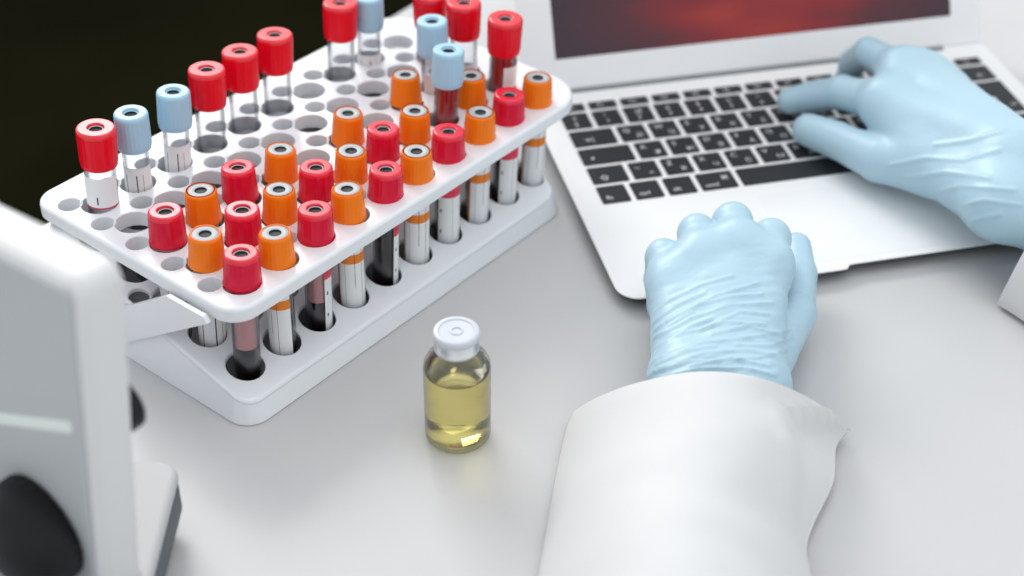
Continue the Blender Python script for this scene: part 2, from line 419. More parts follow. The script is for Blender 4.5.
# row, column (0..9), cap, picture position of the cap's top, content, label (kind, a0, a1, z0, z1)
# angles: 0 = away along +x of the tube; the viewer looks from about -105 degrees
def W(a0, a1, kd, z0=6, z1=56): return (kd, a0, a1, z0, z1)
TUBES = [
 ('A', 0, 'R', 95.5, 127, None, W(-200, -20, 'W', 59.5, 76)), ('A', 1, 'B', 130.5, 112, None, W(-200, -10, 'P', 45, 72)), ('A', 2, 'B', 173, 90.5, None, W(-200, -10, 'P', 45, 72)),
 ('A', 3, 'R', 208, 67, None, None), ('A', 4, 'R', 240, 50, None, None), ('A', 5, 'R', 275.5, 32.5, None, None),
 ('A', 7, 'R', 340, 2, None, None), ('A', 8, 'B', 368, -5, None, W(-200, -10, 'P', 45, 66)),
 ('B', 9, 'R', 431, -2, 'red', W(-120, 60, 'R', 10, 70)), ('C', 9, 'R', 464, 1.5, None, W(-160, -20, 'R', 10, 66)), ('C', 8, 'B', 432, 20, None, W(-150, 40, 'P', 10, 70)),
 ('D', 7, 'B', 451, 48.5, 'red', None), ('D', 9, 'R', 505.5, 17.5, 'red', W(-100, 60, 'R', 10, 74)),
 ('C', 0, 'R', 165, 210, 'half', W(-230, -50, 'R')), ('C', 1, 'O', 200.5, 189.5, 'gel', W(-200, 40, 'O')), ('C', 2, 'R', 237.5, 166, 'half', W(-200, 0, 'R')),
 ('C', 3, 'O', 280.5, 148.5, 'gel', W(-200, 0, 'O')), ('C', 5, 'O', 348, 112.5, 'gel', W(-200, 0, 'O')), ('C', 7, 'O', 405.5, 74, 'gel', W(-200, 0, 'O')),
 ('D', 0, 'O', 205, 233, 'gel', W(-200, 20, 'P')), ('D', 1, 'R', 242, 208.5, 'half', W(-200, 0, 'R')), ('D', 2, 'O', 279, 188.5, 'gel', W(-200, 0, 'O')),
 ('D', 3, 'R', 316, 166, 'half', W(-200, 0, 'R')), ('D', 4, 'O', 351, 150, 'gel', W(-200, 0, 'O')), ('D', 5, 'R', 383, 127.5, 'half', W(-200, 0, 'R')),
 ('D', 6, 'O', 415, 110, 'gel', W(-200, 0, 'O')), ('D', 8, 'O', 471, 75, 'gel', W(-200, 0, 'O')),
 ('E', 0, 'R', 241, 252, 'half', W(20, 150, 'R')), ('E', 1, 'O', 275, 232, 'low', W(-200, -52, 'O')), ('E', 2, 'R', 315, 208, 'half', W(-68, 110, 'R')),
 ('E', 3, 'O', 347, 188, 'gel', W(-165, 30, 'O')), ('E', 4, 'R', 386, 168, 'full', W(-60, 110, 'R')), ('E', 5, 'O', 416.5, 150.5, 'gel', W(-172, 20, 'O')),
 ('E', 6, 'R', 448.5, 130, 'full', W(-142, 30, 'R')), ('E', 7, 'O', 480.5, 111.5, 'gel', W(-142, 30, 'O')), ('E', 8, 'R', 509.5, 93.5, 'full', W(-130, 30, 'R')), ('E', 9, 'O', 538, 77, 'gel', W(-165, 30, 'O')),
]
CN = {'R': 'red', 'O': 'orange', 'B': 'pale blue'}
LBL = {
 ('A', 0): 'tall red-capped tube with white label in the rear left corner of the rack',
 ('A', 1): 'pale blue-capped tube next to the tall red one in the rack rear left corner',
 ('A', 2): 'second pale blue-capped tube from the rear left corner, just before three tall red caps',
 ('A', 3): 'tall red-capped empty tube in the rear row right beside the pale blue caps',
 ('A', 4): 'tall red-capped empty tube in the rear row, middle of three red neighbours',
 ('A', 5): 'tall red-capped empty tube in the rear row before the gap of an empty hole',
 ('A', 7): 'tall red-capped empty tube in the rear row beyond the gap of an empty hole',
 ('A', 8): 'pale blue-capped tube at the far end of the rear row, cut by the picture top',
 ('B', 9): 'tall red-capped tube behind the far pale blue cap, cut by the picture top',
 ('C', 9): 'tall red-capped tube right behind the pair of pale blue caps at the rack far end',
 ('C', 8): 'pale blue-capped clear tube, rear one of the pair at the rack far end',
 ('D', 7): 'pale blue-capped tube full of red blood, front one of the pair at the far end',
 ('D', 9): 'tall red-capped tube standing nearest to the laptop screen',
}
ordn = ['first', 'second', 'third', 'fourth', 'fifth', 'sixth', 'seventh', 'eighth', 'ninth', 'tenth']
seen = {}
SEEN_E = {0: 'half full of dark blood below pink serum', 1: 'with orange banded label and black stripe', 2: 'half full of dark blood with label edge', 3: 'with white label and black line', 4: 'filled with near black blood', 5: 'with orange banded white label', 6: 'with red banded label and dark left side', 7: 'with white label and brown left side', 8: 'with white label behind dark sliver', 9: 'with white label beside the laptop'}
RN = {'C': 'third row from the front', 'D': 'second row from the front', 'E': 'front row'}
for rw, c, kd, u, v, content, lab in TUBES:
    tall = (rw, c) in LBL; ri = ROWS.index(rw)
    k = (rw, kd); 
    if tall: lb = LBL[(rw, c)]
    else:
        i = seen.get(k, 0); seen[k] = i+1
        nm = ordn[i]
        lb = f'short {CN[kd]}-capped tube, {nm} {CN[kd]} cap from the left in the {RN[rw]}'
    zt = {True: 103.0, False: 78.0}[tall] if rw != 'E' else 76.6
    if tall and kd == 'B': zt = 101.5
    top = at(u, v, zt)
    gp = rk(c*PX, (ri-4)*PY, zt)
    # keep the cap over its own hole: allow a natural lean only
    d = top-gp; d[2] = 0; L = np.linalg.norm(d)
    if L > 4.5: d *= 4.5/L
    top = gp+d
    bot = rk(c*PX + SH*(.55 if rw != 'E' else .85), (ri-4)*PY, 3.2)
    make_tube(kd, tall, bot, top, lb, content, lab, random.uniform(-.06, .06), ('tall' if tall else 'short') + ' tubes in the rack')

# ------------------------------------------------------------------ vial
vp = at(458, 433.5, 0)
vial = empty('glass_vial', vp); tag(vial, 'small glass vial of yellow liquid with grey crimp cap on the table', 'vial')
mb = MB(); R0 = 15.0
mb.lathe([(0, 1.2), (10, .6), (12.6, .1), (14.0, .5), (14.8, 1.6), (R0, 3.2), (R0, 39.5), (14.7, 42), (13.6, 44.4), (11.6, 46.4), (9.6, 47.8), (8.7, 49), (8.5, 50), (8.5, 55), (7.2, 55), (7.2, 49), (8.3, 47.2), (11, 45.2), (12.8, 43), (13.6, 40.6), (13.9, 39.5), (13.9, 5), (12.8, 3.4), (0, 2.8)], 64)
mb.build('glass_body', [M['vial_glass']], vial)
mb = MB(); rr = 14.55
mb.lathe([(0, 2.6), (11.5, 2.7), (13.4, 3.3), (14.3, 4.6), (rr, 6), (rr, 39.2), (rr-.25, 38.8), (rr-1.2, 38.1), (rr-3, 37.8), (0, 37.7)], 64)
mb.build('yellow_liquid', [M['yellow']], vial, angle=30)
mb = MB()
mb.lathe([(7.6, 50.0), (9.6, 50.0), (10.0, 50.5), (10.05, 52), (9.75, 52.4), (9.75, 57.2), (9.6, 58), (9.0, 58.5), (0, 58.5)], 56)
cp = mb.build('crimp_cap', [M['aluminium']], vial)
mb = MB()
mb.lathe([(9.9, 56.6), (10.25, 57.0), (10.3, 59.2), (10.0, 60.0), (9.3, 60.4), (7.9, 60.3), (7.4, 59.8), (3.2, 59.7), (2.9, 60.1), (2.2, 60.2), (2.0, 59.7), (0, 59.6)], 56)
mb.build('flip_disc', [M['vial_plastic']], cp)

# ------------------------------------------------------------------ laptop
TILT = math.radians(1.5); LZ = 9.56534
lap = empty('laptop', (134, 15, 0)); tag(lap, 'silver aluminium laptop open on the table behind the gloved hands', 'laptop')
def LP(p):
    x, y, z = p
    return np.array([x, y*math.cos(TILT)-z*math.sin(TILT), y*math.sin(TILT)+z*math.cos(TILT)+LZ])
def lp(p): return LP(p) - np.array([134, 15, 0])
XL, XR, YF, YB = -14.6, 284.6, -81.5, 121.5
def body_out(i):
    pts = rrect(XL+i, XR-i, YF+i, YB-i, 11, 8, (max(12-i, 2), max(10-i, 2), max(10-i, 2), max(12-i, 2)))
    k = next(a for a, p in enumerate(pts) if p[0] > 200)
    pts = [(x, y + (3.4 if x > 150 and y < YF+60 else 0)) for x, y in pts]
    pts = pts + [(105-i*.2, YF+i), (107, YF+i+.4), (109, YF+i+3.0), (111, YF+i+3.4)]
    return pts
mb = MB()
rings = []
for i, z in ((7, None), (1.6, -3.4), (.4, -2.0), (.1, -1.1), (0, -.6), (.3, -.15), (.8, 0)):
    rings.append([lp((x, y, z)) if z is not None else np.array([x-134, y-15, 2.2]) for x, y in body_out(i)])
n = len(rings[0])
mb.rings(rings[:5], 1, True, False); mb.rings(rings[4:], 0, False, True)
body = mb.build('base', [M['alu'], M['alu_under_shade']], lap, angle=50, flat=True)
for fx, fy in ((8, -60), (262, -60), (8, 100), (262, 100)):
    q = MB(); q.lathe([(0, .05), (6, .05), (7, .6), (7, 2.4), (0, 2.4)], 24); q.xform(lambda p: p+np.array([fx-134, fy-15, 0])); q.build('rubber_foot', [M['black']], lap)
q = MB(); rbox(q, 82, 188, -73, -10.5, -.3, .14, 2.5, .1); q.xform(lp); q.build('trackpad', [M['alu_trackpad']], lap)
# keys
FONT = bpy.data.fonts.load('<builtin>') if False else None
_gl = {}
def glyph(txt, size):
    k = (txt, size)
    if k not in _gl:
        cu = bpy.data.curves.new('glyph', 'FONT'); cu.body = txt; cu.size = size*MM; cu.resolution_u = 2
        ob = bpy.data.objects.new('glyph', cu); COL.objects.link(ob)
        dg = bpy.context.evaluated_depsgraph_get(); ev = ob.evaluated_get(dg); me = ev.to_mesh()
        V = [(v.co.x/MM, v.co.y/MM) for v in me.vertices]; F = [tuple(p.vertices) for p in me.polygons]
        ev.to_mesh_clear(); bpy.data.objects.remove(ob); bpy.data.curves.remove(cu)
        _gl[k] = (V, F)
    return _gl[k]
KH = 0.75
def key(x, y, w, h, legends, poly=None):
    mb = MB()
    if poly is None: rbox(mb, x, x+w, y, y+h, -.2, KH, 1.0, .25, 0, 4, 2)
    else: mb.rings([[(a, b, z) for a, b in poly] for z in (-.2, KH)])
    for txt, dx, dy, s in legends:
        V, F = glyph(txt, s); mb.add([(x+dx+a, y+dy+b, KH+.04) for a, b in V], F, 1)
    mb.xform(lp)
    return mb.build('key', [M['key'], M['legend']], lap, smooth=False)
P_, KW, RP, RH = 19.0, 16.0, 18.75, 15.75
def u(n): return n*P_ - 3
cyr = dict(zip('QWERTYUIOP[]ASDFGHJKL;\'\\ZXCVBNM,.', 'ЙЦУКЕНГШЩЗХЪФЫВАПРОЛДЖЭЁЯЧСМИТЬБЮ'))
def letter(c): return [(c, 2.4, 8.9, 5.4), (cyr.get(c, ''), 9.2, 2.6, 5.2)] if cyr.get(c) else [(c, 2.4, 8.9, 5.4)]
x = 0
for wd, lg in ((1, [('fn', 3, 3.0, 5)]), (1, [('ctrl', 2.5, 3.0, 4.6)]), (1, [('alt', 3, 3.0, 4.8)]), (1.25, [('cmd', 2.5, 2.6, 4.6), ('⌘', 13, 8, 5)]), (5, []), (1.25, [('cmd', 8, 2.6, 4.6)]), (1, [('alt', 6, 3.0, 4.8)])):
    key(x*P_, 0, u(wd), RH, lg); x += wd
key(x*P_, 0, KW, 7.4, [('<', 6, 2, 5)]); x += 1
key(x*P_, 0, KW, 7.4, [('v', 6.5, 2, 5)]); key(x*P_, 8.3, KW, 7.4, [('^', 6.5, 1, 5)]); x += 1
key(x*P_, 0, KW, 7.4, [('>', 6, 2, 5)])
x = 0; y = RP
key(0, y, u(1.25), RH, [('⇧', 4.5, 2.6, 6)]); x = 1.25
key(x*P_, y, KW, RH, [('~', 2.4, 8.5, 5.4), ('<', 9.5, 2.6, 5)]); x += 1
for c in 'ZXCVBNM,./': key(x*P_, y, KW, RH, letter(c)); x += 1
key(x*P_, y, u(2.25), RH, [('⇧', 32, 2.6, 6)])
y = 2*RP; key(0, y, u(1.75), RH, [('•', 5, 3, 8)]); x = 1.75
for c in 'ASDFGHJKL;\'\\': key(x*P_, y, KW, RH, letter(c)); x += 1
xr = x*P_; xe = 14.5*P_-3
key(xr, y, 0, 0, [('↩', 4, 6, 5)], [(xr, y), (xe, y), (xe, y+RP+RH), (xr-4.75, y+RP+RH), (xr-4.75, y+RP), (xr, y+RP)])
y = 3*RP; key(0, y, u(1.5), RH, [('→|', 6, 4, 5.4)]); x = 1.5
for c in 'QWERTYUIOP[]': key(x*P_, y, KW, RH, letter(c)); x += 1
y = 4*RP; x = 0
for c, s in zip(['§', '1', '2', '3', '4', '5', '6', '7', '8', '9', '0', '-', '='], '±!@#$%^&*()_+'):
    key(x*P_, y, KW, RH, [(s, 6, 9, 4.6), (c, 6, 2.8, 5)]); x += 1
key(x*P_, y, u(1.5), RH, [('←', 14, 3, 6)])
for i, t in enumerate(['esc'] + ['F%d' % k for k in range(1, 13)] + ['⏻']):
    key(i*(14.5*P_)/14, 5*RP, (14.5*P_)/14-3, 7.2, [(t, 5, 1.8, 4.2)])
# hinge and screen
LA = 0.457; HY, HZ = 117.2, 12.6
q = MB(); q.rings([[(xx, HY-1.0+3.1*math.cos(a), 10.9+3.0*math.sin(a)) for a in [2*math.pi*k/16 for k in range(16)]] for xx in (14, 256)])
q.xform(lambda p: p-np.array([134, 15, 0])); q.build('hinge_bar', [M['hinge']], lap)
def SL(p):   # lid coordinates: x, s up the lid, d in front of it
    x_, s_, d_ = p
    return np.array([x_, HY + s_*math.sin(LA) - d_*math.cos(LA), HZ + s_*math.cos(LA) + d_*math.sin(LA)]) - np.array([134, 15, 0])
q = MB(); q.rings([[(x_, y_, z_) for x_, y_ in rrect(XL+.4+i_, XR-.8-i_, .6+i_, 193-i_, 9, 6, (2-i_, 9-i_, 9-i_, 2-i_))] for i_, z_ in ((1, -5), (.3, -4.8), (0, -4), (0, -.8), (.25, -.2), (.9, 0))]); q.xform(SL); lid = q.build('screen_lid', [M['bezel']], lap, flat=True)
SX0, SX1, SY0, SY1 = 6.4, 263.2, 19.2, 164
q = MB(); q.add([(SX0, SY0, .08), (SX1, SY0, .08), (SX1, SY1, .08), (SX0, SY1, .08), (SX0, SY0, -.4), (SX1, SY0, -.4), (SX1, SY1, -.4), (SX0, SY1, -.4)], [(0, 1, 2, 3), (0, 1, 5, 4), (1, 2, 6, 5), (2, 3, 7, 6), (3, 0, 4, 7)])
q.xform(SL)
sm = bpy.data.materials.new('glowing_screen'); sm.use_nodes = True; nt = sm.node_tree; N = nt.nodes; Lk = nt.links
b = N['Principled BSDF']; b.inputs['Base Color'].default_value = (.01, .01, .012, 1); b.inputs['Roughness'].default_value = .25; b.inputs['Specular IOR Level'].default_value = .25
uvn = N.new('ShaderNodeUVMap'); sp = N.new('ShaderNodeSeparateXYZ'); Lk.new(uvn.outputs[0], sp.inputs[0])
mp = N.new('ShaderNodeMapping'); mp.inputs['Scale'].default_value = (3.0, 5.5, 1); mp.inputs['Rotation'].default_value = (0, 0, .12); Lk.new(uvn.outputs[0], mp.inputs[0])
ns = N.new('ShaderNodeTexNoise'); ns.inputs['Scale'].default_value = 1.0; ns.inputs['Detail'].default_value = 1.5; Lk.new(mp.outputs[0], ns.inputs['Vector'])
def mm(op, a, b_):
    n_ = N.new('ShaderNodeMath'); n_.operation = op
    for i, q_ in enumerate((a, b_)):
        if isinstance(q_, (int, float)): n_.inputs[i].default_value = q_
        else: Lk.new(q_, n_.inputs[i])
    return n_.outputs[0]
# wide red glow in the lower middle of the picture on the screen
du = mm('DIVIDE', mm('SUBTRACT', sp.outputs[0], .52), .36); dv = mm('DIVIDE', mm('SUBTRACT', sp.outputs[1], .12), .26)
rad = mm('ADD', mm('MULTIPLY', du, du), mm('MULTIPLY', dv, dv)); glow = mm('POWER', 2.718, mm('MULTIPLY', rad, -1.0))
amt = mm('MULTIPLY', glow, mm('ADD', mm('MULTIPLY', ns.outputs['Fac'], 1.5), .12))
rp = N.new('ShaderNodeValToRGB'); Lk.new(amt, rp.inputs[0]); cr = rp.color_ramp
cr.elements[0].position = 0.0; cr.elements[0].color = (.026, .022, .034, 1); cr.elements[1].position = 1.0; cr.elements[1].color = (.30, .030, .024, 1)
e = cr.elements.new(.35); e.color = (.075, .022, .028, 1); e = cr.elements.new(.65); e.color = (.20, .016, .020, 1)
Lk.new(rp.outputs[0], b.inputs['Emission Color']); b.inputs['Emission Strength'].default_value = 1.0
so = q.build('screen', [sm], lid, smooth=False)
uvl = so.data.uv_layers.new(name='UVMap')
xs = [v.co for v in so.data.vertices]
for lpp in so.data.loops:
    i = lpp.vertex_index % 4; uvl.data[lpp.index].uv = (1.0 if i in (1, 2) else 0.0, 1.0 if i >= 2 else 0.0)

# ------------------------------------------------------------------ microscope
mic = empty('microscope', rk(-150, 20, 0)); tag(mic, 'white microscope with black focus knob standing at the left table edge', 'microscope')
def mk(p): return rk(*p) - rk(-150, 20, 0)
c0, c1 = -145, -125
arm = MB()
poly0 = [(-40, 10), (73, 10), (97, 176), (92, 186), (84, 188), (-40, 180)]
def polyin(i):
    # inset polygon rounding in the arm's thickness
    cx, cz = 25, 95
    return [(n_ + (-i if n_ > cx else i), z_ + (-i if z_ > cz else i)) for n_, z_ in poly0]
def rpoly(P, r, k=6):
    out = []; L = len(P)
    for i in range(L):
        p0, p1, p2 = (np.array(P[(i+j-1) % L], float) for j in range(3))
        a = (p0-p1); b_ = (p2-p1); la = np.linalg.norm(a); lb_ = np.linalg.norm(b_); rr_ = min(r, la*.45, lb_*.45)
        s = p1+a/la*rr_; t = p1+b_/lb_*rr_
        for q_ in range(k+1):
            f = q_/k; out.append(tuple((1-f)**2*s + 2*f*(1-f)*p1 + f*f*t))
    return out
def inset_poly(P, d):
    P = [np.array(p, float) for p in P]; L = len(P); out = []
    for i in range(L):
        a, b_, c_ = P[i-1], P[i], P[(i+1) % L]
        e1 = (b_-a)/np.linalg.norm(b_-a); e2 = (c_-b_)/np.linalg.norm(c_-b_)
        n1 = np.array([-e1[1], e1[0]]); n2 = np.array([-e2[1], e2[0]]); h = (n1+n2); h /= max(1e-6, h@h)/2
        out.append(tuple(b_+h*d))
    return out
AP = [(-60, 12), (73, 12), (101, 192), (-60, 178)]
rings = []
for i, c_ in ((6, c0), (2.5, c0+1), (.7, c0+3), (0, c0+6), (0, c1-5), (1, c1-2), (3.5, c1)):
    rings.append([mk((c_, a, z)) for a, z in rpoly(inset_poly(AP, i), 9)])
arm.rings(rings); arm.build('arm', [M['micro']], mic, angle=60, flat=True)
pn = MB(); pp = inset_poly(AP, 3); pn.rings([[mk((c_, a, z)) for a, z in rpoly(inset_poly(AP, d), 5)] for d, c_ in ((3.5, c0+.4), (3.8, c0-.5), (4.5, c0-.7))]); pn.build('side_panel', [M['micro_grey']], mic)
st = MB(); rbox(st, -50, 64, 119, 124.5, -.5, .6, 1.5, .3); st.xform(lambda p: mk((c0-p[2]-.6, p[0]+18, p[1]+(p[0]-16)*.485-20.5))); st.build('pale_strip', [M['micro_pale']], mic)
kn = MB(); kn.lathe([(0, 0), (19.5, 0), (21.5, .8), (22, 2), (22, 7), (21.3, 12), (19, 16.5), (15, 20), (9, 22.5), (0, 23.5)], 60, 0, lambda r, z, t: r*(1+(.02*math.cos(30*t) if r > 21.4 else 0)))
kn.xform(lambda p: mk((c0-.4-p[2], 50+p[0], 58+p[1]))); kn.build('focus_knob', [M['black']], mic)
def on_c(u_, v_, c):   # where the sight of a picture position meets the upright plane c = const
    d = _f + _r*(u_-512)/FPX - _u*(v_-288)/FPX
    t = ((E1-CPOS)@EX + c)/(d@EX); p = CPOS+t*d; return (float((p-E1)@NN), float(p[2]))
KB = on_c(123, 404, c1+4)
kn = MB(); kn.lathe([(0, 0), (9, 0), (10, .8), (10, 6), (9, 7), (0, 7)], 40, 0)
kn.xform(lambda p: mk((c1-.4+p[2], KB[0]+p[0], KB[1]+p[1]))); kn.build('focus_knob', [M['black']], mic)
# base: rounded foot turned square to the viewer
yb = YAW
BX = np.array([math.cos(yb), -math.sin(yb), 0]); BY = np.array([math.sin(yb), math.cos(yb), 0])
bo = at(181, 459, 32); bo[2] = 0
def bk(p): return bo + BX*p[0] + BY*p[1] + np.array([0, 0, p[2]]) - rk(-150, 20, 0)
q = MB(); rbox(q, -120, 0, -150, 0, 25, 32, 9, 3); q.xform(bk); q.build('base', [M['micro_base']], mic, flat=True)
q = MB(); rbox(q, -119.6, -.4, -149.6, -.4, 11, 25, 9, .6); q.xform(bk); q.build('base_trim', [M['micro_dark']], mic)
q = MB(); rbox(q, -126, -5, -160, -4, 7, 11.2, 9, 1.5); q.xform(bk); q.build('base_plate', [M['micro']], mic)
for fx, fy in ((-14, -16), (-106, -16), (-14, -134), (-106, -134)):
    q = MB(); q.lathe([(0, 0), (9, 0), (10, 1), (10, 7.2), (0, 7.2)], 32); q.xform(lambda p: bk(p+np.array([fx, fy, 0]))); q.build('rubber_foot', [M['black']], mic)

# ------------------------------------------------------------------ gloved hands (smooth union of tapered limbs, meshed with surface nets)
def rcone(P, a, b, ra, rb):
    a = np.array(a, float); b = np.array(b, float); ab = b-a
    t = np.clip(((P-a)@ab)/(ab@ab+1e-9), 0, 1)
    return np.linalg.norm(P-(a+t[..., None]*ab), axis=-1) - (ra+(rb-ra)*t)
def smin(a, b, k):
    h = np.clip(.5+.5*(b-a)/k, 0, 1); return b*(1-h)+a*h-k*h*(1-h)
def surface_nets(f, lo, hi, h):
    n = [int(math.ceil((hi[i]-lo[i])/h))+1 for i in range(3)]
    ax = [lo[i]+h*np.arange(n[i]) for i in range(3)]
    G = np.stack(np.meshgrid(*ax, indexing='ij'), -1); D = f(G)
    S = D < 0
    cs = [(i, j, k) for i in (0, 1) for j in (0, 1) for k in (0, 1)]
    sl = lambda A, c: A[c[0]:n[0]-1+c[0], c[1]:n[1]-1+c[1], c[2]:n[2]-1+c[2]]
    cnt = sum(sl(S, c).astype(np.int8) for c in cs); act = (cnt > 0) & (cnt < 8)
    acc = np.zeros(act.shape+(3,)); num = np.zeros(act.shape)
    for a in range(8):
        for b_ in range(a+1, 8):
            ca, cb = cs[a], cs[b_]
            if sum(abs(ca[i]-cb[i]) for i in range(3)) != 1: continue
            da, db = sl(D, ca), sl(D, cb); x = (da < 0) != (db < 0)
            t = np.where(x, da/np.where(x, da-db, 1), 0)
            for i in range(3): acc[..., i] += np.where(x, ca[i]+t*(cb[i]-ca[i]), 0)
            num += x
    idx = -np.ones(act.shape, int); w_ = np.argwhere(act); idx[act] = np.arange(len(w_))
    V = np.array(lo)+h*(w_+acc[act]/num[act][:, None])
    F = []
    for d in range(3):
        e = [0, 0, 0]; e[d] = 1; a2, a3 = (d+1) % 3, (d+2) % 3
        s0 = [slice(1, n[i]-1) for i in range(3)]; s0[d] = slice(0, n[d]-1); s1 = list(s0); s1[d] = slice(1, n[d])
        x = S[tuple(s0)] != S[tuple(s1)]; fl_ = S[tuple(s0)][x]
        p = np.argwhere(x); off_ = [1, 1, 1]; off_[d] = 0; p = p+np.array(off_)
        q_ = []
        for (da, db) in ((0, 0), (1, 0), (1, 1), (0, 1)):
            pp_ = p.copy(); pp_[:, a2] -= da; pp_[:, a3] -= db; q_.append(idx[pp_[:, 0], pp_[:, 1], pp_[:, 2]])
        q_ = np.stack(q_, 1); q_[~fl_] = q_[~fl_][:, ::-1]; F.append(q_)
    F = np.concatenate(F); F = F[(F >= 0).all(1)]
    return V, F
def hand_field(palm, fingers, kp=9, kf=3, kj=6):
    """palm: list of cones; fingers: list of lists of (point, radius)"""
    def f(P):
        d = None
        for a, b_, ra, rb in palm:
            c_ = rcone(P, a, b_, ra, rb); d = c_ if d is None else smin(d, c_, kp)
        g = None
        for ch in fingers:
            e_ = None
            for (p, r_), (p2, r2) in zip(ch, ch[1:]):
                c_ = rcone(P, p, p2, r_, r2); e_ = c_ if e_ is None else smin(e_, c_, 2.0)
            g = e_ if g is None else smin(g, e_, kf)
        return smin(d, g, kj)
    return f
def build_hand(name, field, lo, hi, h, parent, org, wrinkle=None, smooth_it=2):
    V, F = surface_nets(field, lo, hi, h)
    # settle on the true surface
    eps = .4
    for _ in range(2):
        d = field(V); g = np.stack([(field(V+np.eye(3)[i]*eps)-field(V-np.eye(3)[i]*eps))/(2*eps) for i in range(3)], 1)
        V = V - g*(np.clip(d, -1, 1)/np.maximum((g*g).sum(1), .2))[:, None]
    g = np.stack([(field(V+np.eye(3)[i]*eps)-field(V-np.eye(3)[i]*eps))/(2*eps) for i in range(3)], 1)
    nrm = g/np.maximum(np.linalg.norm(g, axis=1), 1e-6)[:, None]
    if wrinkle is not None: V = V + nrm*wrinkle(V, nrm)[:, None]
    return mesh_obj(name, V-org, F, [M['glove']], parent, angle=180)

person_o = np.array([60.0, -250.0, 0.0])
person = empty('person', person_o); tag(person, 'person in white lab coat and light blue gloves typing on the laptop', 'person')

def ridge(P, pts, wd):
    """distance-based ridge along a polyline -> 0..1"""
    d = np.full(len(P), 1e9)
    for a, b_ in zip(pts, pts[1:]):
        a = np.array(a, float); b_ = np.array(b_, float); ab = b_-a
        t = np.clip(((P-a)@ab)/(ab@ab), 0, 1); d = np.minimum(d, np.linalg.norm(P-(a+t[:, None]*ab), axis=1))
    return np.exp(-(d/wd)**2)

# left hand: loose fist resting on the front edge of the laptop
def A(u_, v_, z): return at(u_, v_, z)
wl, wr = A(689, 384, 27), A(750, 388, 25)
kn_ = {'p': A(664, 257, 41), 'r': A(697, 233, 47), 'm': A(733, 222, 50), 'i': A(771, 239, 47)}
fw2 = np.array([.22, .975, 0])
back = (wl+wr)/2 + np.array([-22, -52, -2.0])
kb = {k: p - fw2*15 + np.array([{'i': -3.5, 'p': 1.5}.get(k, 0), 0, -1.5]) for k, p in kn_.items()}
palm = [(wl, kb['p'], 16, 10.5), (wl*.6+wr*.4, kb['r'], 18, 11), (wl*.35+wr*.65, kb['m'], 18, 11.5), (wr, kb['i'], 15, 9.8),
        (kb['p']-fw2*4, kb['r']-fw2*4, 10, 10.5), (kb['r']-fw2*4, kb['m']-fw2*4, 10.5, 11), (kb['m']-fw2*4, kb['i']-fw2*4, 11, 11),
        (wl, back+np.array([-9, 0, 0]), 16, 18), (wr, back+np.array([9, 0, 0]), 16, 18), (wl, wr, 16, 16)]
fing = []
for k, ln, r_ in (('p', 17, 8.6), ('r', 19, 9.0), ('m', 20, 9.6), ('i', 19, 9.8)):
    p0 = kn_[k]; p1 = p0+fw2*3+np.array([0, 0, -3.0]); p2 = p1+fw2*(ln*.35)+np.array([0, 0, -17.]); p2[2] = max(p2[2], 20)
    p3 = p2-fw2*14+np.array([0, 0, -4.0]); p3[2] = 7.9+r_-1.8; p4 = p3-fw2*12; p4[2] = 7.7+r_-2.4
    fing.append([(kb[k], r_+.6), (p0, r_), (p1, r_-.3), (p2, r_-1.2), (p3, r_-1.8), (p4, r_-2.4)])
t0, t1, t2, t3 = A(756, 374, 22), A(793, 315, 21), A(799, 274, 22), A(796, 247, 25)
fing.append([(t0, 14), (t1, 10.8), (t2, 8.6), (t3, 7.6)])
fl_ = hand_field(palm, fing, 8, 1.2, 3)
_lines = [  # crossing creases on the back of the hand, picture positions
 [(646, 318), (668, 300), (700, 285), (733, 276)], [(650, 334), (680, 312), (715, 296), (758, 283)], [(655, 338), (690, 318), (730, 305), (772, 303)],
 [(650, 352), (685, 332), (725, 322), (765, 325)], [(655, 360), (700, 343), (745, 338), (790, 330)], [(660, 368), (705, 352), (750, 350), (785, 357)],
 [(690, 366), (730, 358), (770, 366)], [(652, 324), (676, 305), (705, 292)], [(668, 322), (700, 304), (735, 296), (762, 294)], [(660, 345), (690, 326), (712, 318)], [(712, 334), (748, 326), (784, 336)], [(656, 364), (688, 350), (716, 346)], [(735, 345), (770, 345), (792, 338)], [(660, 378), (700, 368), (745, 368), (775, 376)], [(738, 360), (765, 356), (786, 350)], [(700, 330), (740, 312), (768, 314)], [(648, 345), (668, 326), (692, 312)], [(655, 372), (690, 361), (720, 361)]]
def wrk(V, nrm):
    d = V-CPOS; z = d@_f; U = 512+FPX*(d@_r)/z; Vv = 288-FPX*(d@_u)/z
    Q = np.stack([U, Vv], 1)/2.15
    up = np.clip((nrm@(-_f)-.05)*2.2, 0, 1)
    out_ = np.zeros(len(V))
    for ln in _lines:
        pts = [(a/2.15, b_/2.15) for a, b_ in ln]
        out_ += .62*ridge(Q, pts, .7) - .1*ridge(Q, [(a, b_+1.2) for a, b_ in pts], .8)
    nz = np.array([noise.noise(Vector((p[0]*.05, p[1]*.05, p[2]*.05))) for p in V])
    fine = np.array([noise.noise(Vector((p[0]*.10+5, p[1]*.33, p[2]*.2))) for p in V])
    wz = np.clip((-105-V[:, 1])/45, 0, 1)
    return np.clip(out_, -.8, 1.4)*up + nz*.5 + fine*.45*wz
lo = np.array([-60, -262, 3.0]); hi = np.array([100, -55, 78.0])
build_hand('glove', fl_, lo, hi, 0.9, person, person_o, wrk)

